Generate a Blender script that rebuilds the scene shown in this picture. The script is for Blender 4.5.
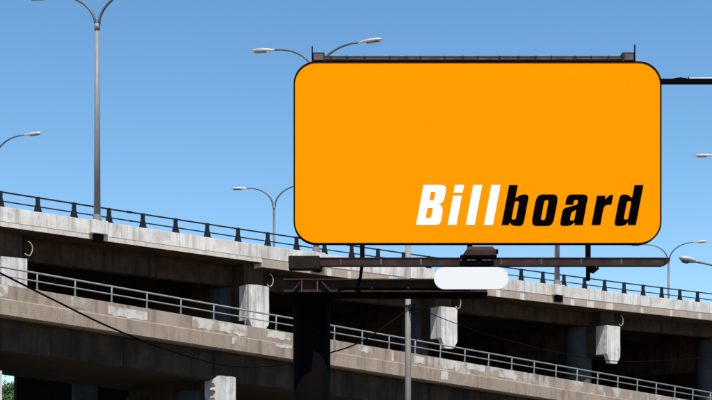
import bpy, bmesh, math, random
from mathutils import Vector, Matrix
random.seed(7)
for o in list(bpy.data.objects): bpy.data.objects.remove(o, do_unlink=True)
scn = bpy.context.scene
COL = scn.collection
R = math.radians
# ------------------------------------------------------------------ camera, sky, sun, exposure
F = 1384.0; HOR = 502.0; CZ = 1.7           # focal length in photo pixels, horizon row, eye height
cam = bpy.data.objects.new('camera', bpy.data.cameras.new('camera')); COL.objects.link(cam)
cam.location = (0, 0, CZ); cam.rotation_euler = (R(90), 0, 0)
cam.data.sensor_width = 36; cam.data.lens = F / 712 * 36
cam.data.shift_y = (HOR - 200) / 712
cam.data.clip_end = 6000; scn.camera = cam
SUN_EL, SUN_AZ = 62.0, (0.19, -0.982)
w = bpy.data.worlds.new('World'); scn.world = w; w.use_nodes = True
nt = w.node_tree; bg = nt.nodes['Background']
sk = nt.nodes.new('ShaderNodeTexSky'); sk.sky_type = 'NISHITA'; sk.sun_disc = False
sk.sun_elevation = R(SUN_EL); sk.sun_rotation = math.atan2(SUN_AZ[0], SUN_AZ[1])
sk.air_density = 1.0; sk.dust_density = 0.0; sk.ozone_density = 3.0; sk.altitude = 100
hs = nt.nodes.new('ShaderNodeHueSaturation'); hs.inputs['Saturation'].default_value = 1.17; hs.inputs['Hue'].default_value = 0.494
nt.links.new(sk.outputs[0], hs.inputs['Color']); nt.links.new(hs.outputs[0], bg.inputs[0]); bg.inputs[1].default_value = 0.12
sd = Vector((SUN_AZ[0]*math.cos(R(SUN_EL)), SUN_AZ[1]*math.cos(R(SUN_EL)), math.sin(R(SUN_EL))))
sun = bpy.data.objects.new('sun', bpy.data.lights.new('sun', 'SUN')); COL.objects.link(sun)
sun.data.energy = 4.4; sun.data.angle = R(0.5); sun.data.color = (1.0, 0.93, 0.84)
sun.rotation_euler = sd.to_track_quat('Z', 'Y').to_euler(); sun.location = (0, -20, 60)
vs = scn.view_settings; vs.view_transform = 'Standard'; vs.look = 'None'; vs.gamma = 1; vs.exposure = 0.42
vs.use_curve_mapping = False

# ------------------------------------------------------------------ helpers
def at(px, py, Y):
    return Vector(((px - 356) / F * Y, Y, CZ + (HOR - py) / F * Y))
def tag(o, label=None, cat=None, group=None, kind=None):
    for k, v in (('label', label), ('category', cat), ('group', group), ('kind', kind)):
        if v: o[k] = v
    return o
def empty(name, loc=(0, 0, 0), rz=0.0):
    o = bpy.data.objects.new(name, None); COL.objects.link(o)
    o.location = loc; o.rotation_euler = (0, 0, rz); o.empty_display_size = 0.3
    return o
class MB:
    def __init__(s): s.v = []; s.f = []
    def add(s, vs, fs):
        b = len(s.v); s.v += [tuple(p) for p in vs]; s.f += [tuple(i + b for i in f) for f in fs]; return s
    def box(s, x0, x1, y0, y1, z0, z1):
        return s.add([(x0,y0,z0),(x1,y0,z0),(x1,y1,z0),(x0,y1,z0),(x0,y0,z1),(x1,y0,z1),(x1,y1,z1),(x0,y1,z1)],
                     [(0,3,2,1),(4,5,6,7),(0,1,5,4),(1,2,6,5),(2,3,7,6),(3,0,4,7)])
    def loft(s, rings, caps=True):
        n = len(rings[0]); b = len(s.v)
        for r in rings: s.v += [tuple(p) for p in r]
        for i in range(len(rings) - 1):
            for j in range(n):
                k = (j + 1) % n
                s.f.append((b+i*n+j, b+i*n+k, b+(i+1)*n+k, b+(i+1)*n+j))
        if caps:
            s.f.append(tuple(b + j for j in reversed(range(n))))
            s.f.append(tuple(b + (len(rings)-1)*n + j for j in range(n)))
        return s
    def tube(s, pts, rad, n=8):
        pts = [Vector(p) for p in pts]
        if not isinstance(rad, (list, tuple)): rad = [rad] * len(pts)
        rings = []; u = None
        for i, p in enumerate(pts):
            d = (pts[min(i+1, len(pts)-1)] - pts[max(i-1, 0)]).normalized()
            if u is None: u = d.orthogonal().normalized()
            u = (u - d * u.dot(d)).normalized(); v = d.cross(u)
            rings.append([p + (u*math.cos(a) + v*math.sin(a)) * rad[i] for a in (2*math.pi*k/n for k in range(n))])
        return s.loft(rings)
    def prism(s, poly, axis, a, b):
        """poly: 2D points; axis 'y' -> (x,z) extruded along y; axis 'x' -> (y,z) extruded along x"""
        mk = (lambda p, t: (p[0], t, p[1])) if axis == 'y' else (lambda p, t: (t, p[0], p[1]))
        return s.loft([[mk(p, a) for p in poly], [mk(p, b) for p in poly]])
    def build(s, name, mat, parent=None, smooth=False, bevel=0.0, loc=None):
        me = bpy.data.meshes.new(name); me.from_pydata(s.v, [], s.f)
        bm = bmesh.new(); bm.from_mesh(me)
        bmesh.ops.recalc_face_normals(bm, faces=bm.faces)
        if bevel: bmesh.ops.bevel(bm, geom=list(bm.edges), offset=bevel, segments=1, affect='EDGES', clamp_overlap=True)
        bm.to_mesh(me); bm.free()
        if smooth:
            me.polygons.foreach_set('use_smooth', [len(p.vertices) == 4 for p in me.polygons])
        me.materials.append(mat)
        o = bpy.data.objects.new(name, me); COL.objects.link(o)
        if parent: o.parent = parent
        if loc: o.location = loc
        return o
def inst(src, parent, loc, name=None):
    c = src.copy(); COL.objects.link(c); c.parent = parent; c.location = loc
    return c

# ------------------------------------------------------------------ materials
def newmat(name):
    m = bpy.data.materials.new(name); m.use_nodes = True
    return m, m.node_tree, m.node_tree.nodes['Principled BSDF']
def mixrgb(nt, fac, a, b, blend='MIX'):
    n = nt.nodes.new('ShaderNodeMix'); n.data_type = 'RGBA'; n.blend_type = blend
    for sock, val in ((n.inputs[0], fac), (n.inputs[6], a), (n.inputs[7], b)):
        if hasattr(val, 'is_output'): nt.links.new(val, sock)
        elif isinstance(val, tuple): sock.default_value = val + ((1,) if len(val) == 3 else ())
        else: sock.default_value = val
    return n.outputs[2]
def coords(nt, rnd=True):
    tc = nt.nodes.new('ShaderNodeTexCoord')
    if not rnd: return tc.outputs['Object']
    oi = nt.nodes.new('ShaderNodeObjectInfo'); mu = nt.nodes.new('ShaderNodeMath'); mu.operation = 'MULTIPLY'
    mu.inputs[1].default_value = 60; nt.links.new(oi.outputs['Random'], mu.inputs[0])
    ad = nt.nodes.new('ShaderNodeVectorMath'); ad.operation = 'ADD'
    nt.links.new(tc.outputs['Object'], ad.inputs[0]); nt.links.new(mu.outputs[0], ad.inputs[1])
    return ad.outputs[0]
def noise(nt, vec, scale, stretch=(1, 1, 1), detail=5, lo=0.35, hi=0.65):
    mp = nt.nodes.new('ShaderNodeMapping'); mp.inputs['Scale'].default_value = stretch
    nt.links.new(vec, mp.inputs[0])
    n = nt.nodes.new('ShaderNodeTexNoise'); n.inputs['Scale'].default_value = scale; n.inputs['Detail'].default_value = detail
    nt.links.new(mp.outputs[0], n.inputs['Vector'])
    r = nt.nodes.new('ShaderNodeMapRange'); r.inputs[1].default_value = lo; r.inputs[2].default_value = hi
    nt.links.new(n.outputs[0], r.inputs[0]); return r.outputs[0]
def scalef(nt, sock, k):
    m = nt.nodes.new('ShaderNodeMath'); m.operation = 'MULTIPLY'; nt.links.new(sock, m.inputs[0]); m.inputs[1].default_value = k
    return m.outputs[0]
def bump(nt, bs, h, strength=0.3, dist=0.02):
    b = nt.nodes.new('ShaderNodeBump'); b.inputs['Strength'].default_value = strength; b.inputs['Distance'].default_value = dist
    nt.links.new(h, b.inputs['Height']); nt.links.new(b.outputs[0], bs.inputs['Normal'])
def concrete(name, base, dark, streak=0.5, blotch=0.5, light=None, rnd=True, lr=(1.3, 0.52, 0.62)):
    m, nt, bs = newmat(name); v = coords(nt, rnd)
    c = mixrgb(nt, scalef(nt, noise(nt, v, 0.9), blotch), base, dark)
    if light: c = mixrgb(nt, noise(nt, v, lr[0], (1, 1, 0.8), 6, lr[1], lr[2]), c, light)
    st = noise(nt, v, 3.0, (1.0, 1.0, 0.06), 4, 0.5, 0.72)
    c = mixrgb(nt, scalef(nt, st, streak), c, tuple(x * 0.35 for x in dark))
    st2 = noise(nt, v, 9.0, (1.0, 1.0, 0.05), 3, 0.45, 0.75)
    c = mixrgb(nt, scalef(nt, st2, streak * 0.6), c, dark)
    gr = noise(nt, v, 4.0, (1, 1, 0.5), 8, 0.56, 0.70)
    c = mixrgb(nt, scalef(nt, gr, streak * 0.6), c, tuple(x * 0.5 for x in dark))
    fine = noise(nt, v, 22, detail=6, lo=0.3, hi=0.7)
    c = mixrgb(nt, scalef(nt, fine, 0.18), c, tuple(x * 0.6 for x in base))
    nt.links.new(c, bs.inputs['Base Color']); bs.inputs['Roughness'].default_value = 0.9
    bs.inputs['Specular IOR Level'].default_value = 0.25
    bump(nt, bs, fine, 0.35, 0.015); return m
def paint(name, col, rough=0.5, metal=0.0, wear=None, k=0.4, scale=3.0, spec=0.4):
    m, nt, bs = newmat(name); v = coords(nt)
    c = mixrgb(nt, scalef(nt, noise(nt, v, scale, (1, 1, 0.7)), k), col, wear or tuple(x * 0.6 for x in col))
    nt.links.new(c, bs.inputs['Base Color'])
    bs.inputs['Roughness'].default_value = rough; bs.inputs['Metallic'].default_value = metal
    bs.inputs['Specular IOR Level'].default_value = spec
    return m
M = {}
M['conc_light'] = concrete('pale_concrete', (0.76, 0.73, 0.68), (0.54, 0.495, 0.435), 0.7, 0.8)
M['conc_slab'] = concrete('slab_concrete', (0.68, 0.63, 0.56), (0.46, 0.40, 0.33), 0.4, 0.6)
M['conc_beige'] = concrete('beige_concrete', (0.44, 0.36, 0.285), (0.32, 0.25, 0.195), 0.3, 0.5)
M['conc_tan'] = concrete('tan_concrete', (0.40, 0.315, 0.24), (0.285, 0.215, 0.16), 0.6, 0.7)
M['conc_tan_mottled'] = concrete('mottled_tan_concrete', (0.42, 0.34, 0.27), (0.29, 0.225, 0.175), 0.6, 0.7, (0.56, 0.51, 0.45))
M['conc_patch'] = concrete('patch_concrete', (0.42, 0.335, 0.26), (0.36, 0.29, 0.23), 0.4, 0.5, (0.66, 0.61, 0.55), lr=(1.6, 0.40, 0.50))
M['conc_dark'] = concrete('sooty_concrete', (0.074, 0.044, 0.027), (0.024, 0.0155, 0.011), 0.8, 0.9)  # dark tone stands in for the shade under the decks
M['conc_soffit'] = concrete('soffit_concrete', (0.085, 0.064, 0.048), (0.05, 0.038, 0.029), 0.2, 0.5)  # base darkened to stand in for shade below the ramp
M['conc_black'] = concrete('soot_black_concrete', (0.016, 0.014, 0.013), (0.010, 0.009, 0.009), 0.4, 0.5)  # blacker copy, deep shade put into the colour
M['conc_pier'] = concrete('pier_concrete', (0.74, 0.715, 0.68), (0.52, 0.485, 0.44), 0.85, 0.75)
M['conc_column'] = concrete('column_concrete', (0.075, 0.07, 0.07), (0.035, 0.033, 0.034), 0.4, 0.6)  # columns darkened as well, under-deck shade is in the colour
M['galv'] = paint('galvanised_steel', (0.25, 0.248, 0.25), 0.55, 0.0, (0.15, 0.15, 0.152))
M['pole_grey'] = paint('grey_painted_pole', (0.22, 0.225, 0.235), 0.5, 0.0, (0.16, 0.165, 0.18), 0.5)
M['arm_grey'] = paint('dark_grey_lamp_arm', (0.085, 0.095, 0.11), 0.4, 0.0)
M['lamp_grey'] = paint('lamp_housing_grey', (0.50, 0.51, 0.52), 0.4, 0.2)
M['lens'] = paint('lamp_lens', (0.10, 0.10, 0.11), 0.2)
M['rail_dark'] = paint('dark_painted_rail', (0.012, 0.014, 0.019), 0.6, 0.0, None, 0.5, spec=0.2)
M['black_steel'] = paint('black_painted_steel', (0.0022, 0.0019, 0.0019), 0.85, 0.0, (0.004, 0.0026, 0.0024), spec=0.03)
M['brown_steel'] = paint('rusty_brown_steel', (0.030, 0.0195, 0.018), 0.75, 0.0, (0.060, 0.034, 0.028), 0.9, 3.5, 0.1)
M['brown_dark'] = paint('dark_brown_steel', (0.022, 0.014, 0.0135), 0.75, 0.0, (0.04, 0.024, 0.021), 0.9, 3.5, 0.1)
M['brown_light'] = paint('worn_steel_edge', (0.13, 0.10, 0.10), 0.5, 0.0, (0.05, 0.035, 0.033), 0.9, 4)
M['box_dark'] = paint('dark_box_paint', (0.015, 0.0115, 0.009), 0.85, 0.0, (0.028, 0.019, 0.015), 0.8, 5, 0.08)
M['orange'] = paint('orange_vinyl', (0.93, 0.295, 0.0), 0.75, 0.0, (0.92, 0.287, 0.0), 0.5, 0.6, 0.0)
M['white'] = paint('white_vinyl', (0.80, 0.78, 0.76), 0.7, 0.0, (0.78, 0.765, 0.745), 0.4, 1.0, 0.1)
M['black'] = paint('black_vinyl', (0.0015, 0.0015, 0.0015), 1.0, spec=0.0)
M['wire'] = paint('black_cable', (0.005, 0.0045, 0.004), 0.9, spec=0.05)
M['utility'] = concrete('weathered_utility_pole', (0.34, 0.31, 0.28), (0.24, 0.21, 0.18), 0.5, 0.5)
M['hose'] = paint('pale_drain_hose', (0.50, 0.46, 0.38), 0.5)
M['asphalt'] = concrete('asphalt', (0.06, 0.058, 0.055), (0.04, 0.04, 0.04), 0.0, 0.5)
M['bark'] = paint('bark', (0.10, 0.075, 0.05), 0.9)
# ground: dry gravelly earth with grass
m, nt, bs = newmat('dry_ground'); v = coords(nt, False)
c = mixrgb(nt, noise(nt, v, 0.08), (0.095, 0.08, 0.065), (0.06, 0.062, 0.04))
c = mixrgb(nt, scalef(nt, noise(nt, v, 2.0), 0.4), c, (0.06, 0.055, 0.048))
nt.links.new(c, bs.inputs['Base Color']); bs.inputs['Roughness'].default_value = 1; M['ground'] = m
# leaf
m, nt, bs = newmat('leaf_green'); v = coords(nt, False)
c = mixrgb(nt, noise(nt, v, 1.2), (0.03, 0.08, 0.02), (0.07, 0.14, 0.035))
nt.links.new(c, bs.inputs['Base Color']); bs.inputs['Roughness'].default_value = 0.6; M['leaf'] = m

# ------------------------------------------------------------------ ground and street
g = MB(); g.add([(-3000,-3000,0),(3000,-3000,0),(3000,3000,0),(-3000,3000,0)], [(0,1,2,3)])
tag(g.build('ground', M['ground']), kind='structure')
g = MB(); g.add([(-300,8,0.004),(300,8,0.004),(300,20,0.004),(-300,20,0.004)], [(0,1,2,3)])
tag(g.build('road', M['asphalt']), kind='structure')
g = MB(); g.box(-300, 300, 20, 20.25, 0, 0.14).box(-300, 300, 7.75, 8, 0, 0.14)
tag(g.build('kerb', M['conc_beige']), kind='structure')

# ------------------------------------------------------------------ upper viaduct (level, slight sag)
UY0, UC = 75.0, 0.01772
ud = Vector((1801 / F, 1.0)).normalized()
USP = UY0 * UC / ud.y                         # spacing of railing posts
U0 = Vector(((1.4 - 356) / F * UY0, UY0, 0))
UANG = math.atan2(ud.y, ud.x)
def uR(s):                                    # height of the top rail
    n = s / USP
    return CZ + 16.65 + 0.22 * min(1.6, abs((n - 13.5) / 13.5)) ** 2
def un(px): return (px - 1.4) / (38.23 - px * UC)
def sections(mb, prof, s0, s1, zf, step=2.2):
    k = max(1, int(math.ceil((s1 - s0) / step)))
    ss = [s0 + (s1 - s0) * i / k for i in range(k + 1)]
    return mb.loft([[(s, q, zf(s) + dz) for q, dz in prof] for s in ss])
up = empty('upper_viaduct', U0, UANG)
tag(up, 'level upper concrete road viaduct with pale parapet and dark post railing', 'viaduct')
SA, SB = -30.0, 140.0
SJ = un(262) * USP                             # joint where the slab edge gets deeper
sections(MB(), [(0.015,-1.66),(40,-1.66),(40,-1.92),(0.015,-1.92)], SA, SJ, uR).build('deck_slab', M['conc_slab'], up)
sections(MB(), [(0.04,-1.66),(40,-1.66),(40,-2.2),(0.04,-2.2)], SJ + 0.02, SB, uR).build('deck_slab', M['conc_slab'], up)
sections(MB(), [(0.06,-1.925),(39.9,-1.925),(39.9,-1.94),(0.06,-1.94)], SA, SJ, uR).build('soffit', M['conc_dark'], up)  # thin dark sheet, overhang shade put into the colour
sections(MB(), [(0.09,-2.205),(39.9,-2.205),(39.9,-2.22),(0.09,-2.22)], SJ + 0.02, SB, uR).build('soffit', M['conc_dark'], up)  # same shade-coloured sheet right of the joint
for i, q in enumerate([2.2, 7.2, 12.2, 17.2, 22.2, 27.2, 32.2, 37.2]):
    sections(MB(), [(q,-1.8),(q+0.55,-1.8),(q+0.55,-3.2),(q,-3.2)], SA, SB, uR, 4.4).build('girder', M['conc_dark'] if i == 0 else M['conc_black'], up)  # inner girders take the blacker copy as painted shade
# parapet panels, two post bays each
for k in range(-3, 24):
    a, b = (2*k - 0.5) * USP + 0.008, (2*k + 1.5) * USP - 0.008
    sections(MB(), [(0,-0.85),(0.26,-0.85),(0.34,-1.655),(0,-1.655)], a, b, uR).build('parapet_panel', M['conc_light'], up, bevel=0.012)
sections(MB(), [(39.7,-0.85),(40,-0.85),(40,-1.655),(39.7,-1.655)], SA, SB, uR).build('rear_parapet', M['conc_light'], up)
# beige pieces on the deep slab edge right of the joint
s = SJ + 0.05; rr = random.Random(3)
while s < 75:
    L = rr.choice([1.3, 1.9, 2.6, 3.1])
    sections(MB(), [(0.015,-1.70),(0.06,-1.70),(0.06,-2.19),(0.015,-2.19)], s, s + L, uR).build('edge_panel', M['conc_beige'], up)
    s += L + rr.choice([0.3, 0.45, 0.8, 0.35])
# railing
rail = sections(MB(), [(0.10,-0.075),(0.19,-0.075),(0.19,0),(0.10,0)], -6.4*USP, 46*USP, uR).build('railing', M['rail_dark'], up)
sections(MB(), [(0.11,-0.56),(0.18,-0.56),(0.18,-0.50),(0.11,-0.50)], -6.4*USP, 46*USP, uR).build('lower_rail', M['rail_dark'], rail)
pm = MB()
pm.prism([(-0.09,0.012),(0.09,0.012),(0.10,-0.40),(0.13,-0.50),(0.21,-0.82),(-0.21,-0.82),(-0.13,-0.50),(-0.10,-0.40)], 'y', 0.06, 0.24)
pm.box(-0.24, 0.24, 0.03, 0.25, -0.845, -0.815)
post0 = None
for n in range(-6, 46):
    loc = (n * USP, 0, uR(n * USP))
    if post0 is None: post0 = pm.build('post', M['rail_dark'], rail, loc=loc)
    else: inst(post0, rail, loc)
for px in (130.5, 300, 461, 588):                # splice sleeves on the rails
    n = un(px); sp_ = n * USP
    MB().box(-0.16, 0.16, 0.085, 0.205, -0.09, 0.03).build('rail_splice', M['rail_dark'], rail, bevel=0.02, loc=(sp_, 0, uR(sp_)))
    MB().box(-0.13, 0.13, 0.095, 0.195, -0.58, -0.485).build('rail_splice', M['rail_dark'], rail, bevel=0.02, loc=(sp_ + 0.1, 0, uR(sp_)))
# pedestals that carry the street lamps
LN = [un(97), un(316), un(557), un(748)]
ped0 = None
for n in LN:
    s = n * USP; z = uR(s)
    p = MB().box(-0.52, 0.52, -0.34, 0.30, -1.62, -0.86).build('lamp_pedestal', M['conc_light'], up, bevel=0.02, loc=(s, 0, z))
    MB().prism([(-0.30,-2.08),(-0.33,-1.64),(0.02,-1.64),(0.02,-2.08)], 'x', -0.26, 0.26).build('bracket', M['black_steel'], p)
# piers of the upper viaduct
def upper_pier(n, colq):
    s = n * USP; z = uR(s)
    cap = MB().box(-0.72, 0.72, 1.46, 39.2, CZ + 11.25 - z, -1.95).build('pier', M['conc_dark'], up, loc=(s, 0, z))  # shade painted on the cap behind its pale end
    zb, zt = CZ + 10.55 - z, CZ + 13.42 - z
    MB().box(-0.71, 0.71, 0.95, 1.75, zt + 0.002, -1.93).build('diaphragm', M['conc_dark'], cap)  # dark block in place of the deck's shadow above the pale end
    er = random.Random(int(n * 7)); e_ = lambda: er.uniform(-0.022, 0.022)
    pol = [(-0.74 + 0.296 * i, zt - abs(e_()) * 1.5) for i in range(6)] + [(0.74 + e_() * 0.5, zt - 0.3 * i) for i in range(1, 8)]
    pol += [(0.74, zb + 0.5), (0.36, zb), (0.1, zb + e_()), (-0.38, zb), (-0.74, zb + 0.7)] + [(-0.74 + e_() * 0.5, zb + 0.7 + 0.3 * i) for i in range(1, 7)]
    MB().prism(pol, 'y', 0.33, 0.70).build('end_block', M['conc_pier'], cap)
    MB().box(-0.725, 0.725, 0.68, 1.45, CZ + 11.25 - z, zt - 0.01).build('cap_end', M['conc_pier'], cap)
    for q in colq:
        off = -0.55 if q < 5 else 0
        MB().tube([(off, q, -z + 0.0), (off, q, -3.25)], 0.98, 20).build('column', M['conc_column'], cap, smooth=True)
    hr = random.Random(int(n * 10)); 
    # loose drain hose at the right of the block
    pts = []
    for i in range(12):
        t = i / 11 * math.pi * 1.25
        pts.append((0.78 + 0.26 * math.sin(t) + hr.uniform(-.012, .012), 0.30, -2.5 - 0.40 * (1 - math.cos(t)) * hr.uniform(0.95, 1)))
    MB().tube(pts, 0.026, 6).build('drain_hose', M['hose'], cap, smooth=True)

for n, cq in ((un(17), (8, 26)), (un(262), (3.4, 24)), (un(452.5), (3.4, 24)), (un(617), (3.4, 24)), (29.8, (3.4, 24)), (37.0, (3.4, 24))):
    upper_pier(n, cq)

# wall added to block the sky under the deck, shade put into its colour
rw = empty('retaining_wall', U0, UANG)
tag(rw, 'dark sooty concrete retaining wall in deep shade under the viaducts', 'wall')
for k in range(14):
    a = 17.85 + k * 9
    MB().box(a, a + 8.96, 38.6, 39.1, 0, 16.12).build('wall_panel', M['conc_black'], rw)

# ------------------------------------------------------------------ lower viaduct (ramp falling to the right)
LY0, LC = 63.4, 0.01903
ld = Vector((1717 / F, 1.0)).normalized()
LSP = LY0 * LC / ld.y
L0 = Vector(((38.5 - 356) / F * LY0, LY0, 0)); LANG = math.atan2(ld.y, ld.x)
def lR(s): return CZ + 10.54 - 0.0597 * s
def lm(px): return (px - 38.5) / (39.45 - px * LC)
lo = empty('lower_viaduct', L0, LANG)
tag(lo, 'lower concrete ramp with stained tan parapet and grey pipe railing', 'viaduct')
A, B = -24.0, 110.0
sections(MB(), [(0.10,-2.0),(10.4,-2.0),(10.4,-2.24),(0.10,-2.24)], A, B, lR, 6).build('deck_slab', M['conc_tan'], lo)
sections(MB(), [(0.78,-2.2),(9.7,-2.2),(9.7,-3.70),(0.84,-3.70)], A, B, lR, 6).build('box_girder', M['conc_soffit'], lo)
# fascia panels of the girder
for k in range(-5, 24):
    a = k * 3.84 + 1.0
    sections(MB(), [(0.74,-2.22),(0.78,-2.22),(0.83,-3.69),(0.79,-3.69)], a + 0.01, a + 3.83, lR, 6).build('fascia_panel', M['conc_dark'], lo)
# parapet: upper band and a slightly prouder kerb band
for k in range(-5, 27):
    a, b = (2*k + 0.5) * LSP + 0.004, (2*k + 2.5) * LSP - 0.004
    mt = M['conc_tan_mottled'] if k >= 6 else M['conc_tan']
    p = sections(MB(), [(0.07,-0.82),(0.32,-0.82),(0.32,-1.47),(0.07,-1.47)], a, b, lR, 6).build('parapet_panel', mt, lo, bevel=0.01)
    sections(MB(), [(0.0,-1.50),(0.03,-1.465),(0.34,-1.465),(0.34,-2.2),(0.0,-2.2)], a, b, lR, 6).build('edge_band', M['conc_tan'], p, bevel=0.01)
sections(MB(), [(10.1,-0.82),(10.4,-0.82),(10.4,-2.0),(10.1,-2.0)], A, B, lR, 6).build('rear_parapet', M['conc_tan'], lo)
# pale repair patches (photo columns, height range below the rail top)
for (x0, x1, h0, h1, q) in ((72, 86, -0.85, -1.42, 0.07), (109, 148, -0.98, -1.46, 0.07), (193, 232, -0.84, -1.40, 0.07),
                            (232, 248, -0.84, -1.46, 0.07), (232, 246, -1.53, -2.0, 0.0), (266, 291, -0.84, -1.30, 0.07), (276, 292, -1.52, -1.72, 0.0),
                            (360, 373, -0.84, -1.24, 0.07), (415, 426, -0.92, -1.38, 0.07), (441, 461, -0.84, -1.46, 0.07),
                            (441, 448, -1.53, -2.1, 0.0), (392, 394.5, -0.86, -1.46, 0.07), (-30, 9, -0.84, -1.46, 0.07),
                            (468, 486, -0.84, -1.25, 0.07), (497, 520, -0.84, -1.40, 0.07)):
    a, b = lm(x0) * LSP, lm(x1) * LSP
    rr = random.Random(int(x0) + 50); top = []; bot = []
    nn = max(3, int((b - a) / 0.15))
    for i in range(nn + 1):
        s = a + (b - a) * i / nn
        top.append((s, lR(s) + h0 - rr.uniform(0, 0.03))); bot.append((s, lR(s) + h1 + rr.uniform(0, 0.12)))
    mb = MB()
    V = [(x, q - 0.006, z) for x, z in top] + [(x, q - 0.006, z) for x, z in bot] + [(x, q + 0.004, z) for x, z in top] + [(x, q + 0.004, z) for x, z in bot]
    n1 = nn + 1
    mb.add(V, [(i, i+1, n1+i+1, n1+i) for i in range(nn)] + [(i+1, i, 2*n1+i, 2*n1+i+1) for i in range(nn)] +
              [(n1+i, n1+i+1, 3*n1+i+1, 3*n1+i) for i in range(nn)] + [(0, n1, 3*n1, 2*n1), (nn, 2*n1+nn, 3*n1+nn, n1+nn)])
    mb.build('repair_patch', M['conc_patch'], lo)
# pipe railing
def pipe(name, dz, q, rad, parent):
    ss = [-9.5 * LSP, 52 * LSP]
    return MB().tube([(s, q, lR(s) + dz) for s in ss], rad, 10).build(name, M['galv'], parent, smooth=True)
lrail = pipe('railing', -0.045, 0.13, 0.045, lo)
pipe('lower_rail', -0.42, 0.13, 0.033, lrail)
pm = MB()
pm.tube([(0,0.13,-0.05),(0,0.13,-0.45),(0.01,0.16,-0.62),(0.015,0.17,-0.72),(0.015,0.17,-0.80)], [0.038,0.038,0.042,0.048,0.05], 8)
pm.box(-0.09, 0.12, 0.09, 0.26, -0.825, -0.80)
post0 = None
for k in range(-9, 52):
    loc = (k * LSP, 0, lR(k * LSP))
    if post0 is None: post0 = pm.build('post', M['galv'], lrail, smooth=True, loc=loc)
    else: inst(post0, lrail, loc)
# piers of the lower viaduct
def lower_pier(mm, spall):
    s = mm * LSP; z = lR(s)
    cap = MB().box(-0.60, 0.60, 1.6, 9.4, -5.9, -3.66).build('pier', M['conc_dark'], lo, loc=(s, 0, z))  # cap behind the pale end coloured as if shaded
    MB().box(-0.66, 0.66, 0.64, 1.0, -3.5, -2.25).build('diaphragm', M['conc_dark'], cap)  # dark filler standing in for the parapet overhang's shadow
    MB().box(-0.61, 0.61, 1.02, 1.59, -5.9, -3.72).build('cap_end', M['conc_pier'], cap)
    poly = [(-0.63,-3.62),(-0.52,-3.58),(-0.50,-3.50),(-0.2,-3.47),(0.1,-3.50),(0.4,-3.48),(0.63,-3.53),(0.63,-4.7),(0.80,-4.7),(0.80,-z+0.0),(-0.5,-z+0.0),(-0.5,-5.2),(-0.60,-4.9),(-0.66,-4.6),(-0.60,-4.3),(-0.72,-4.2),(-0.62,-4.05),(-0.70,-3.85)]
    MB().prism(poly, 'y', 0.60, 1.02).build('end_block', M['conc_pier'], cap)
    for q in (2.6, 8.0):
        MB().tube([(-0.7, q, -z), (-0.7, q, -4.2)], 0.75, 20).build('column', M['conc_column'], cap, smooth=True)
for mm in (lm(-9), lm(232), lm(447), 20.6, 28):
    lower_pier(mm, True)

# ------------------------------------------------------------------ street lamps
def arc_arm(dx, dy, rise, a, n=10):
    pts = []
    for i in range(n + 1):
        t = i / n * math.pi / 2
        x = 0.10 + (a - 0.10) * (1 - math.cos(t)); z = rise * math.sin(t)
        pts.append((dx * x, dy * x, z))
    return pts
def lamp_head(mb, base, d, L, up_):
    """cobra style housing along unit direction d from base"""
    d = Vector((d[0], d[1], up_)).normalized(); side = Vector((-d.y, d.x, 0)).normalized(); upv = side.cross(d)
    if upv.z < 0: upv = -upv
    rings = []
    for t, wd, hu, hd in ((0, .06, .05, .06), (.12, .075, .07, .07), (.26, .15, .10, .09), (.5, .21, .125, .10), (.8, .20, .10, .085), (.95, .14, .06, .06), (1.0, .05, .02, .03)):
        c = Vector(base) + d * (L * t)
        rings.append([c - side*wd - upv*hd*0.5, c - side*wd*0.95 + upv*hu*0.45, c - side*wd*0.5 + upv*hu, c + side*wd*0.5 + upv*hu,
                      c + side*wd*0.95 + upv*hu*0.45, c + side*wd - upv*hd*0.5, c + side*wd*0.6 - upv*hd, c - side*wd*0.6 - upv*hd])
    mb.loft(rings); return d, side, upv
def lens(base, d, side, upv, L):
    mb = MB(); rings = []
    for t, wd in ((.36, .12), (.45, .15), (.78, .14), (.86, .09)):
        c = Vector(base) + d * (L * t) - upv * 0.075
        rings.append([c - side*wd, c + side*wd, c + side*wd*0.7 - upv*0.07, c - side*wd*0.7 - upv*0.07])
    return mb.loft(rings)
AD = Vector((0.966, -0.258))
def double_lamp(X, Y, zb, zfork, label, r0=0.20, r1=0.13, rise=1.9, arm=2.75, L=1.6, group='twin arm lamps along the upper viaduct', pole_mat='pole_grey'):
    root = tag(empty('street_lamp', (X, Y, zb)), label, 'street lamp', group)
    h = zfork - zb
    MB().tube([(0,0,0),(0,0,h*0.5),(0,0,h+0.05)], [r0, (r0+r1)/2, r1], 14).build('pole', M[pole_mat], root, smooth=True)
    MB().tube([(0,0,0),(0,0,0.05),(0,0,0.06),(0,0,0.35)], [r0+.13, r0+.13, r0+.05, r0+.03], 14).build('base_plate', M['pole_grey'], root)
    MB().tube([(0,0,h-0.25),(0,0,h+0.1)], r1 + 0.035, 12).build('collar', M['pole_grey'], root, smooth=True)
    for sg in (-1, 1):
        d = AD * sg
        pts = [Vector(p) + Vector((0,0,h)) for p in arc_arm(d.x, d.y, rise, arm)]
        a_ = MB().tube(pts, [0.085 - 0.03 * i / 10 for i in range(11)], 8).build('arm', M['arm_grey'], root, smooth=True)
        mb = MB(); dd, sd_, uv = lamp_head(mb, pts[-1], d, L, 0.05)
        hd = mb.build('lamp_head', M['lamp_grey'], root, smooth=True)
        lens(pts[-1], dd, sd_, uv, L).build('lens', M['lens'], hd)
    return root
def upt(s, q):
    c, sn = math.cos(UANG), math.sin(UANG)
    return U0.x + c*s - sn*q, U0.y + sn*s + c*q
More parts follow.
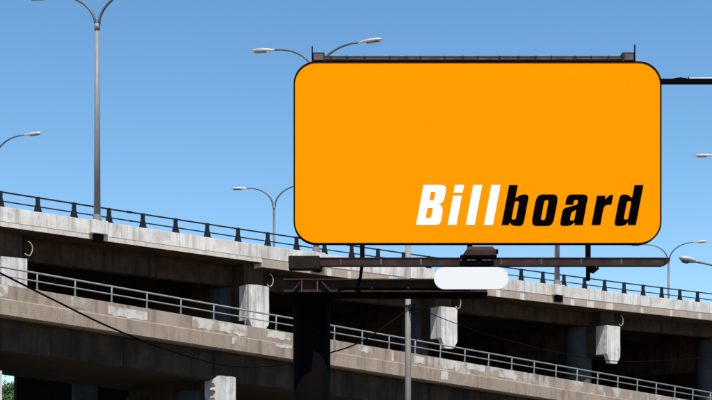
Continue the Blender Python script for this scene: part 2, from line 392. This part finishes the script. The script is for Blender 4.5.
names = ['tall grey twin-arm lamp left of the billboard, arms cut off by the frame',
         'grey twin-arm lamp rising behind the billboard, its two heads above the top beam',
         'grey twin-arm lamp behind the billboard, only its lower pole shows under the right half',
         'twin-arm lamp at the right edge, one small head beside the board at mid height']
for n, lb in zip(LN, names):
    X, Y = upt(n * USP, -0.02)
    double_lamp(X, Y, uR(n*USP) - 0.86, CZ + 27.0, lb)
for px, Y, lb in ((-6, 115, 'far twin-arm lamp at the left edge with one head in view'),
                  (274, 133, 'thin far twin-arm lamp just left of the billboard, rising behind the dark railing'),
                  (668.5, 159, 'thin far twin-arm lamp at the right end of the catwalk')):
    double_lamp((px - 356)/F*Y, Y, CZ + 15.05, CZ + 28.4 - (0.6 if px > 600 else 0), lb, 0.15, 0.10, group='twin arm lamps on the far side of the upper viaduct', pole_mat='arm_grey')
# single street lamp standing on the ground at the right
P = at(775, 300, 60); hp = at(696, 261.5, 60)
root = tag(empty('street_lamp', (P.x, 60, 0)), 'grey single-arm lamp with rounded head reaching in from the right edge', 'street lamp')
MB().tube([(0,0,0),(0,0,P.z)], [0.13, 0.08], 12).build('pole', M['pole_grey'], root, smooth=True)
pts = [Vector((0,0,P.z-0.05)), Vector((-0.6,0,P.z+0.55)), Vector((-1.6,0,P.z+1.05)), Vector((hp.x-P.x+0.9,0,hp.z-0.19)), Vector((hp.x-P.x,0,hp.z))]
MB().tube(pts, 0.05, 8).build('arm', M['pole_grey'], root, smooth=True)
mb = MB(); b0 = Vector((hp.x - P.x, 0, hp.z)); d = Vector((-1, -0.25, 0.20)).normalized(); side = Vector((0.25,-1,0)).normalized(); upv = side.cross(d)
upv = upv if upv.z > 0 else -upv
rings = []
for t, wd, hu, hd in ((-.25,.05,.04,.05), (0,.08,.07,.06), (.18,.15,.11,.10), (.45,.20,.14,.13), (.70,.19,.12,.14), (.88,.13,.08,.11), (1.0,.05,.02,.05)):
    c = b0 + d * (0.80 * t)
    rings.append([c + side*wd*math.cos(a) + upv*((hu if math.sin(a) > 0 else hd)*math.sin(a)) for a in (2*math.pi*k/14 for k in range(14))])
hd = mb.loft(rings).build('lamp_head', M['lamp_grey'], root, smooth=True)
mb = MB(); rings = []
for t, wd, dp in ((.30,.10,.10), (.45,.15,.17), (.70,.14,.18), (.86,.08,.13)):
    c = b0 + d * (0.80 * t)
    rings.append([c - upv*0.05 + side*wd, c - upv*0.05 - side*wd, c - upv*dp - side*wd*0.6, c - upv*dp + side*wd*0.6])
mb.loft(rings).build('lens', M['lens'], hd)

# ------------------------------------------------------------------ utility pole and wires
up_ = at(408, 502, 60)
ut = tag(empty('utility_pole', (up_.x, 60, 0)), 'weathered grey utility pole in front of the lower ramp, right of the black column', 'utility pole')
hz = at(408, 150, 60).z
MB().tube([(0,0,0),(0,0,hz)], [0.155, 0.10], 14).build('pole', M['utility'], ut, smooth=True)
zc = at(0, 311, 60).z; rr = random.Random(5)
for i in range(5):
    pts = []
    for k in range(9):
        t = k / 8
        pts.append((0.13 + 0.16*math.sin(t*9 + i) * (1-t*0.4) + 0.05*i, -0.16 - 0.03*i, zc + 0.32 - t * (0.5 + 0.28*i) + rr.uniform(-0.05,0.05)))
    MB().tube(pts, 0.016, 5).build('cable_loop', M['wire'], ut, smooth=True)
MB().box(-0.14, 0.14, -0.22, 0.14, zc + 0.16, zc + 0.24).build('clamp', M['box_dark'], ut)
def smooth_pts(P, k=8):
    out = []
    for i in range(len(P) - 1):
        p0, p1, p2, p3 = P[max(i-1,0)], P[i], P[i+1], P[min(i+2,len(P)-1)]
        for j in range(k):
            t = j / k
            out.append(0.5*((2*p1) + (p2-p0)*t + (2*p0-5*p1+4*p2-p3)*t*t + (3*p1-p0-3*p2+p3)*t**3))
    return out + [P[-1]]
w1 = [(-150,202,42.5),(-60,244,44.5),(0,273,46),(56,301,48),(112,328,50),(175,352,52.5),(232,366,54.5),(285,364,56.2),(329,353,57.6),(362,341,58.6),(405,312,59.85)]
o = MB().tube(smooth_pts([at(*p) for p in w1]), 0.034, 6).build('overhead_wire', M['wire'])
tag(o, 'black overhead wire sagging from the left edge down across the lower parapet', 'wire', 'overhead wires on the utility pole')
w2 = [(409,304,59.85),(446,319.7,60),(463,325.8,60),(489,335,60),(560,353,60),(626,361.5,60),(712,356,60),(800,338,60)]
o = MB().tube(smooth_pts([at(*p) for p in w2]), 0.017, 6).build('overhead_wire', M['wire'])
tag(o, 'thin black overhead wire crossing the white pier right of the utility pole', 'wire', 'overhead wires on the utility pole')

# ------------------------------------------------------------------ billboard
BY = 33.0; PX = BY / F
def bx(px, Y=BY): return (px - 356) / F * Y
def bz(py, Y=BY): return CZ + (HOR - py) / F * Y
bb = tag(empty('billboard', (bx(311, 33.9), 33.9, 0)), 'large orange rounded billboard with white and black lettering on black steel column', 'billboard')
bb_inv = Vector((-bb.location.x, -bb.location.y, 0))
class BB(MB):
    def build(s, name, mat, parent=None, **k):
        s.v = [tuple(Vector(p) + bb_inv) for p in s.v]
        return MB.build(s, name, mat, parent or bb, **k)
def rrect(x0, x1, y0, y1, r, n=10):
    pts = []
    for cx, cy, a0 in ((x1-r, y0+r, -90), (x1-r, y1-r, 0), (x0+r, y1-r, 90), (x0+r, y0+r, 180)):
        for i in range(n + 1):
            a = R(a0 + 90 * i / n); pts.append((cx + r*math.cos(a), cy + r*math.sin(a)))
    return pts
def plate(px_poly, Y0, Y1):
    m_ = BB(); P2 = [(bx(x), bz(y)) for x, y in px_poly]
    return m_.prism(P2, 'y', Y0, Y1)
RO = rrect(293.5, 661.5, 61.5, 244.2, 22.5, 14)
face = plate(rrect(294.8, 660.2, 62.8, 243.0, 21.5, 14), BY, BY + 0.12).build('panel', M['orange'])
mb = BB(); RI = rrect(295.0, 660.0, 63.0, 242.8, 21.3, 14)
mb.loft([[(bx(x), BY-0.009, bz(y)) for x, y in RO], [(bx(x), BY-0.009, bz(y)) for x, y in RI], [(bx(x), BY+0.14, bz(y)) for x, y in RI],
         [(bx(x), BY+0.14, bz(y)) for x, y in RO], [(bx(x), BY-0.009, bz(y)) for x, y in RO]], caps=False)
mb.build('panel_rim', M['black_steel'])
# lettering: outlines in upright photo pixels above the baseline, sheared to the italic angle
def rp(pts, n=5):
    """polygon with rounded corners: (u, v, radius)"""
    out = []; N = len(pts)
    for i in range(N):
        p = Vector(pts[i][:2]); r = pts[i][2] if len(pts[i]) > 2 else 0
        if r <= 0: out.append(p); continue
        a = (Vector(pts[i-1][:2]) - p); b = (Vector(pts[(i+1) % N][:2]) - p)
        ra = min(r, a.length * 0.5); rb = min(r, b.length * 0.5)
        A_ = p + a.normalized()*ra; B_ = p + b.normalized()*rb
        for k in range(n + 1):
            t = k / n; out.append(A_*(1-t)**2 + p*2*t*(1-t) + B_*t*t)
    return out
BASE = 225.0
def letter(name, outer, holes, mat):
    cu = bpy.data.curves.new(name, 'CURVE'); cu.dimensions = '2D'; cu.fill_mode = 'BOTH'; cu.extrude = 0.0015
    for poly in outer + holes:
        P_ = rp(poly); sp = cu.splines.new('POLY'); sp.points.add(len(P_) - 1); sp.use_cyclic_u = True
        for q, pt in enumerate(P_):
            x = pt.x + 0.19 * pt.y; y = BASE - pt.y
            sp.points[q].co = (bx(x), bz(y), 0, 1)
    t = bpy.data.objects.new(name + '_tmp', cu); COL.objects.link(t)
    dg = bpy.context.evaluated_depsgraph_get(); me = bpy.data.meshes.new_from_object(t.evaluated_get(dg))
    bpy.data.objects.remove(t, do_unlink=True)
    for v_ in me.vertices:
        x, y, z = v_.co; v_.co = Vector((x, BY - 0.003 - z, y)) + bb_inv
    me.flip_normals(); me.materials.clear(); me.materials.append(mat)
    ob = bpy.data.objects.new(name, me); COL.objects.link(ob); ob.parent = face
    return ob
M['white_print'] = paint('white_print', (0.92, 0.90, 0.87), 0.8, 0.0, (0.90, 0.88, 0.855), 0.4, 1.0, 0.05)
W, K = M['white_print'], M['black']
letter('letter_b', [[(416,0),(433,0,6),(440.4,0,6),(440.4,12,6),(438.8,19,4),(434.5,20.5,1.5),(439,22.5,4),(439.4,32,6),(439,40,7),(416,40)]],
       [[(424.3,7),(429.8,7,1.5),(429.8,17,1.5),(424.3,17)], [(424.6,24.5),(429.4,24.5,1.5),(429.4,33,1.5),(424.6,33)]], W)
letter('letter_i', [[(447.6,0),(456.3,0),(456.3,29.2),(447.6,29.2)], [(447.4,32.2),(456.5,32.2),(456.5,40),(447.4,40)]], [], W)
letter('letter_l', [[(465.7,0),(474.6,0),(474.6,40),(465.7,40)]], [], W)
letter('letter_l', [[(483.9,0),(492.9,0),(492.9,40),(483.9,40)]], [], W)
letter('letter_b', [[(501.5,0),(508.6,0),(509.4,2.8),(511.5,0,2),(516,-0.9,3),(523.4,-0.9,7),(523.4,10,5),(523.4,20,5),(523.6,30.6,8),(515,30.6,4),(510.3,26.5,2),(510.3,40),(501.5,40)]],
       [[(510.4,5.5,1.8),(514.6,5.5,2),(514.6,24,2),(510.4,24,1.8)]], K)
letter('letter_o', [[(531,-0.9,9),(542,-0.9,4),(553,-0.9,9),(553,15,5),(553,30.6,9),(542,30.6,4),(531,30.6,9),(531,15,5)]],
       [[(539.8,5,2),(544,5,2),(544,25,2),(539.8,25,2)]], K)
letter('letter_a', [[(582.8,0),(574.6,0),(574,2.8),(571.5,0,2),(567,-0.9,3),(559.7,-0.9,6),(559.7,8,4),(559.7,16.5,4),(565,18,2),(573.4,20.5,1.5),(573.4,25.3,1.8),(569.4,25.3,1.8),(569.3,20.3),(561.3,20.3),
                     (561.3,30.6,8),(571,30.6,4),(582.8,30.6,8),(582.6,20,4)]], [[(569,4.5,1.8),(573.3,4.5,1.8),(573.3,15.5,1),(569,12.8,2)]], K)
letter('letter_r', [[(591.4,0),(600.4,0),(600.4,18,3),(602.5,20.3,2),(607.6,20.3),(607.6,30.4),(604,30,2),(600.2,25.6,1),(599.8,29.3),(591.4,29.3)]], [], K)
letter('letter_d', [[(635.9,0),(628,0),(627.4,2.8),(625.5,0,2),(621,-0.9,3),(614,-0.9,7),(614,10,5),(614,20,5),(614,30.6,8),(622,30.6,4),(626.9,26.8,2),(626.9,40),(635.9,40)]],
       [[(622.6,5.5,2),(626.9,5.5,1.8),(626.9,24,1.8),(622.6,24,2)]], K)
# frame behind the panel
for x in (330, 403, 478, 553, 626):
    BB().box(bx(x)-0.06, bx(x)+0.06, BY+0.15, BY+0.30, bz(240), bz(66)).build('back_post', M['brown_dark'])
for y in (80, 150, 225):
    BB().box(bx(304), bx(651), BY+0.31, BY+0.41, bz(y)-0.06, bz(y)+0.06).build('back_rail', M['brown_dark'])
# beam along the top edge
tb = BB().box(bx(314), bx(633), BY+0.15, BY+0.45, bz(61.0), bz(54.0)).build('top_beam', M['brown_steel'], bevel=0.01)
BB().box(bx(325), bx(622), BY+0.06, BY+0.145, bz(61.3), bz(59.6)).build('beam_flange', M['black_steel'], tb)
BB().tube([(bx(322), BY+0.11, bz(57.6)), (bx(480), BY+0.11, bz(58.0)), (bx(624), BY+0.11, bz(57.4))], 0.022, 6).build('pipe', M['brown_light'], tb)
for a, b in ((312, 324.5), (622.5, 635)):
    e = BB().box(bx(a), bx(b), BY+0.05, BY+0.5, bz(61.2), bz(51.6)).build('end_box', M['brown_steel'], tb, bevel=0.01)
    e2 = BB().box(bx(a)+0.05, bx(b)-0.03, BY+0.02, BY+0.049, bz(59.5), bz(53.5)).build('cover_plate', M['brown_light'], tb)
for x, y in ((312.2, 46), (635, 44.5)):
    BB().tube([(bx(x), BY+0.03, bz(61)), (bx(x), BY+0.03, bz(y))], 0.016, 6).build('spike', M['black_steel'], tb)
rr = random.Random(9)
for i in range(16):
    x = 330 + i * 18.7 + rr.uniform(-4, 4)
    BB().box(bx(x), bx(x + rr.uniform(1.2, 3)), BY+0.09, BY+0.155, bz(59.4), bz(54.6)).build('clip', M['brown_dark'], tb)
# catwalk in front of the lower edge
CY = 32.3
def cx(px): return bx(px, CY)
def cz(py): return bz(py, CY)
cw = BB().prism([(CY-0.06, cz(265.6)), (CY+0.05, cz(265.6)), (CY+0.05, cz(258.6)), (CY-0.06, cz(258.6))], 'x', cx(291), cx(664)).build('catwalk', M['brown_steel'])
BB().box(cx(291), cx(664), CY-0.075, CY+0.10, cz(259.0), cz(258.0)).build('top_flange', M['brown_dark'], cw)
BB().box(cx(291), cx(662), CY-0.075, CY+0.10, cz(266.4), cz(265.4)).build('bottom_flange', M['brown_dark'], cw)
BB().prism([(cx(664.1), cz(266.0)), (cx(666), cz(264.6)), (cx(669), cz(261.5)), (cx(669), cz(258.2)), (cx(664.1), cz(258.2))], 'y', CY-0.09, CY+0.09).build('end_cap', M['brown_dark'], cw)
BB().box(cx(291), cx(663), CY+0.12, CY+0.40, cz(259.4), cz(258.4)).build('walkway_grating', M['brown_dark'], cw)
for x in range(340, 660, 40):
    BB().box(cx(x), cx(x+1.6), CY-0.075, CY-0.061, cz(265), cz(259.4)).build('stiffener', M['brown_light'] if x % 80 else M['brown_dark'], cw)
BB().box(cx(289), cx(320), CY-0.28, CY-0.02, cz(271.2), cz(257.6)).build('equipment_box', M['box_dark'], bevel=0.02)
BB().box(cx(289.6), cx(319.4), CY-0.30, CY-0.285, cz(270.4), cz(259.2)).build('box_door', M['box_dark'])
# hangers
for x in (362.3, 585.5):
    hg = BB().box(bx(x)-0.055, bx(x)+0.055, BY-0.42, BY-0.30, bz(266), bz(247.6)).build('hanger', M['black_steel'])
BB().prism([(bx(363.6), bz(266)), (bx(360.6), bz(266)), (bx(359), bz(279)), (bx(354.5), bz(293)), (bx(358), bz(293)), (bx(362), bz(280))], 'y', BY-0.42, BY-0.34).build('hanger', M['black_steel'])
BB().box(bx(583.8), bx(587.2), BY-0.42, BY-0.30, bz(283), bz(266)).build('hanger', M['black_steel'])
fl = BB().box(bx(588), bx(593), BY-0.46, BY-0.22, bz(274), bz(263)).build('lamp_ballast', M['black_steel'], bevel=0.03)
BB().tube([(bx(585), BY-0.36, bz(272.5)), (bx(590), BY-0.4, bz(275)), (bx(595.5), BY-0.4, bz(270.5))], 0.035, 6).build('bracket', M['black_steel'], fl)
# floodlight on the catwalk
fx = lambda p: bx(p, 31.9); fz = lambda p: bz(p, 31.9)
q = [(fx(466), fz(252)), (fx(495), fz(252)), (fx(494), fz(243.8)), (fx(469), fz(243.8))]
fd = BB().loft([[(fx(461.5), 31.72, fz(257)), (fx(495), 31.72, fz(257)), (fx(495.5), 31.75, fz(250.5)), (fx(466), 31.75, fz(250.5))],
                [(fx(463), 32.25, fz(254)), (fx(494.5), 32.25, fz(254)), (fx(494.5), 32.25, fz(243.5)), (fx(470), 32.25, fz(243.5))]]).build('floodlight', M['brown_dark'], bevel=0.012)
BB().box(fx(460), fx(496), 31.68, 31.9, fz(258.6), fz(256.4)).build('hood_edge', M['black_steel'], fd)
BB().box(fx(494.6), fx(498), 31.85, 32.0, fz(253.5), fz(249.5)).build('pivot', M['black_steel'], fd)
BB().box(fx(464), fx(492), 31.76, 32.15, fz(265), fz(256)).build('mount', M['black_steel'], fd)
BB().box(fx(459), fx(493), 31.66, 31.76, fz(266.5), fz(262.6)).build('mount_bar', M['black_steel'], fd)
for a in (466, 470.5, 481, 486):
    BB().box(fx(a), fx(a+4), 31.63, 31.665, fz(262.4), fz(261.5)).build('clip', M['brown_light'], fd)
# cross beam on the column
GY = 33.2
def gx(px): return bx(px, GY)
def gz(py): return bz(py, GY)
gb = BB().box(gx(284), gx(487), GY-0.05, GY+0.5, gz(293), gz(281)).build('cross_beam', M['brown_steel'])
BB().box(gx(283.5), gx(487), GY-0.16, GY+0.6, gz(281.0), gz(279.6)).build('top_flange', M['brown_steel'], gb)
BB().box(gx(284), gx(487), GY-0.16, GY+0.6, gz(295.4), gz(293.0)).build('bottom_flange', M['black_steel'], gb)
for x in (302, 317.5):
    BB().box(gx(x)-0.012, gx(x)+0.012, GY-0.15, GY-0.055, gz(292.8), gz(281.2)).build('stiffener', M['brown_light'], gb)
for pts in ([(300.5,281.5),(300.5,283.5),(293,293),(291,293)], [(320,281.5),(322,281.5),(333,293),(330.5,293)]):
    BB().prism([(gx(a), gz(b)) for a, b in pts], 'y', GY-0.14, GY-0.055).build('gusset', M['brown_steel'], gb)
BB().tube([(gx(338), GY-0.2, gz(292)), (gx(344), GY-0.2, gz(290)), (gx(420), GY-0.2, gz(290.4)), (gx(470), GY-0.2, gz(291))], 0.03, 6).build('conduit', M['black_steel'], gb)
for x in (371, 407):
    BB().box(gx(x), gx(x+1.5), GY-0.25, GY-0.17, gz(290.4), gz(288.4)).build('conduit_clip', M['brown_light'], gb)
BB().tube([(gx(340), GY-0.15, gz(296.8)), (gx(480), GY-0.15, gz(297.2))], 0.035, 6).build('conduit', M['black_steel'], gb)
# black column
ccx, ccy = gx(311.2), GY + 0.45
BB().tube([(ccx, ccy, 0), (ccx, ccy, gz(296))], 0.455, 28).build('column', M['black_steel'], smooth=True)
BB().tube([(ccx, ccy, gz(299)), (ccx, ccy, gz(295.5))], 0.58, 28).build('column_collar', M['black_steel'])
BB().box(ccx-0.7, ccx+0.7, ccy-0.7, ccy+0.7, 0, 0.12).build('base_plate', M['black_steel'])
for x in (330, 403, 470):
    BB().box(gx(x)-0.06, gx(x)+0.06, BY+0.2, BY+0.30, gz(281), gz(240)).build('back_strut', M['brown_dark']) if x == 470 else None
# blank white pill plate
pl = BB().prism([(bx(x, 31.5), bz(y, 31.5)) for x, y in rrect(434, 508.4, 267.2, 289.2, 10.95, 12)], 'y', 31.5, 31.55).build('name_plate', M['white'], bevel=0.006)
for x in (455, 486):
    BB().box(bx(x, 31.6), bx(x+2.5, 31.6), 31.56, CY-0.1, bz(286, 31.6), bz(268.5, 31.6)).build('bracket', M['black_steel'], pl)

# ------------------------------------------------------------------ dark mast arm reaching in from the right behind the billboard
GYY = 40.0
a0, a1 = at(630, 82, GYY), at(830, 82, GYY)
mr = tag(empty('mast_arm', (a1.x, GYY, 0)), 'black horizontal steel arm with white pipe on top, right of the billboard', 'mast arm')
iv = Vector((-a1.x, -GYY, 0))
def mk(mb, name, mat, parent=mr, **k):
    mb.v = [tuple(Vector(p) + iv) for p in mb.v]; return mb.build(name, mat, parent, **k)
mk(MB().box(a0.x, a1.x, GYY-0.08, GYY+0.08, at(0,84,GYY).z, at(0,79.4,GYY).z), 'arm', M['black_steel'], bevel=0.01)
mk(MB().tube([at(689,78.6,GYY), at(830,78.0,GYY)], 0.026, 8), 'pipe', M['white'], smooth=True)
mk(MB().loft([[p + Vector((0, dy, 0)) for p in (at(671,79.6,GYY), at(675,78.6,GYY), at(680,78.0,GYY), at(685,78.7,GYY), at(688,79.6,GYY))] for dy in (-.07, .05)]), 'clamp', M['black_steel'])
mk(MB().tube([at(688.6,79.5,GYY), at(688.6,76.9,GYY)], 0.018, 6), 'bolt', M['black_steel'])
mk(MB().tube([Vector((a1.x, GYY, 0)), Vector((a1.x, GYY, a1.z+0.4))], [0.25, 0.18], 16), 'mast', M['black_steel'], smooth=True)

# ------------------------------------------------------------------ tree seen under the lower ramp at the left
tp = at(11, 502, 150)
tr = tag(empty('leafy_tree', (tp.x, 150, 0)), 'green leafy tree glimpsed under the lower ramp at the left edge', 'tree')
TH = at(0, 384, 150).z
mb = MB(); mb.tube([(0,0,0),(0.1,0,TH*0.35),(0.0,0.1,TH*0.7),(0.1,0,TH*0.92)], [0.32,0.24,0.13,0.04], 10)
rr = random.Random(11)
for i in range(14):
    z = TH * rr.uniform(0.3, 0.85); a = rr.uniform(0, 6.28); L = rr.uniform(1.2, 2.6) * (1.1 - z / TH)+0.5
    mb.tube([(0,0,z), (math.cos(a)*L*0.6, math.sin(a)*L*0.6, z+L*0.35), (math.cos(a)*L, math.sin(a)*L, z+L*0.8)], [0.10,0.06,0.02], 6)
mb.build('trunk', M['bark'], tr, smooth=True)
mb = MB()
clumps = []
for i in range(110):
    t = rr.uniform(0.22, 0.97); rad = 2.9 * math.sin(math.pi * min(1, (1.04 - t) / 0.85 * 0.75 + 0.12)); a = rr.uniform(0, 6.28); r_ = rad * rr.uniform(0.3, 1)
    clumps.append((Vector((math.cos(a)*r_, math.sin(a)*r_, TH*t)), rr.uniform(0.5, 1.0)))
for c_, sz in clumps:
    for j in range(130):
        p = c_ + Vector((rr.gauss(0,1), rr.gauss(0,1), rr.gauss(0,0.8))) * sz * 0.55
        u = Vector((rr.uniform(-1,1), rr.uniform(-1,1), rr.uniform(-1,1))).normalized(); v = u.orthogonal().normalized()
        s_ = rr.uniform(0.12, 0.24)
        mb.add([p - u*s_, p - v*s_*0.5, p + u*s_, p + v*s_*0.5], [(0,1,2,3)])
me = bpy.data.meshes.new('crown'); me.from_pydata(mb.v, [], mb.f); me.materials.append(M['leaf'])
o = bpy.data.objects.new('crown', me); COL.objects.link(o); o.parent = tr
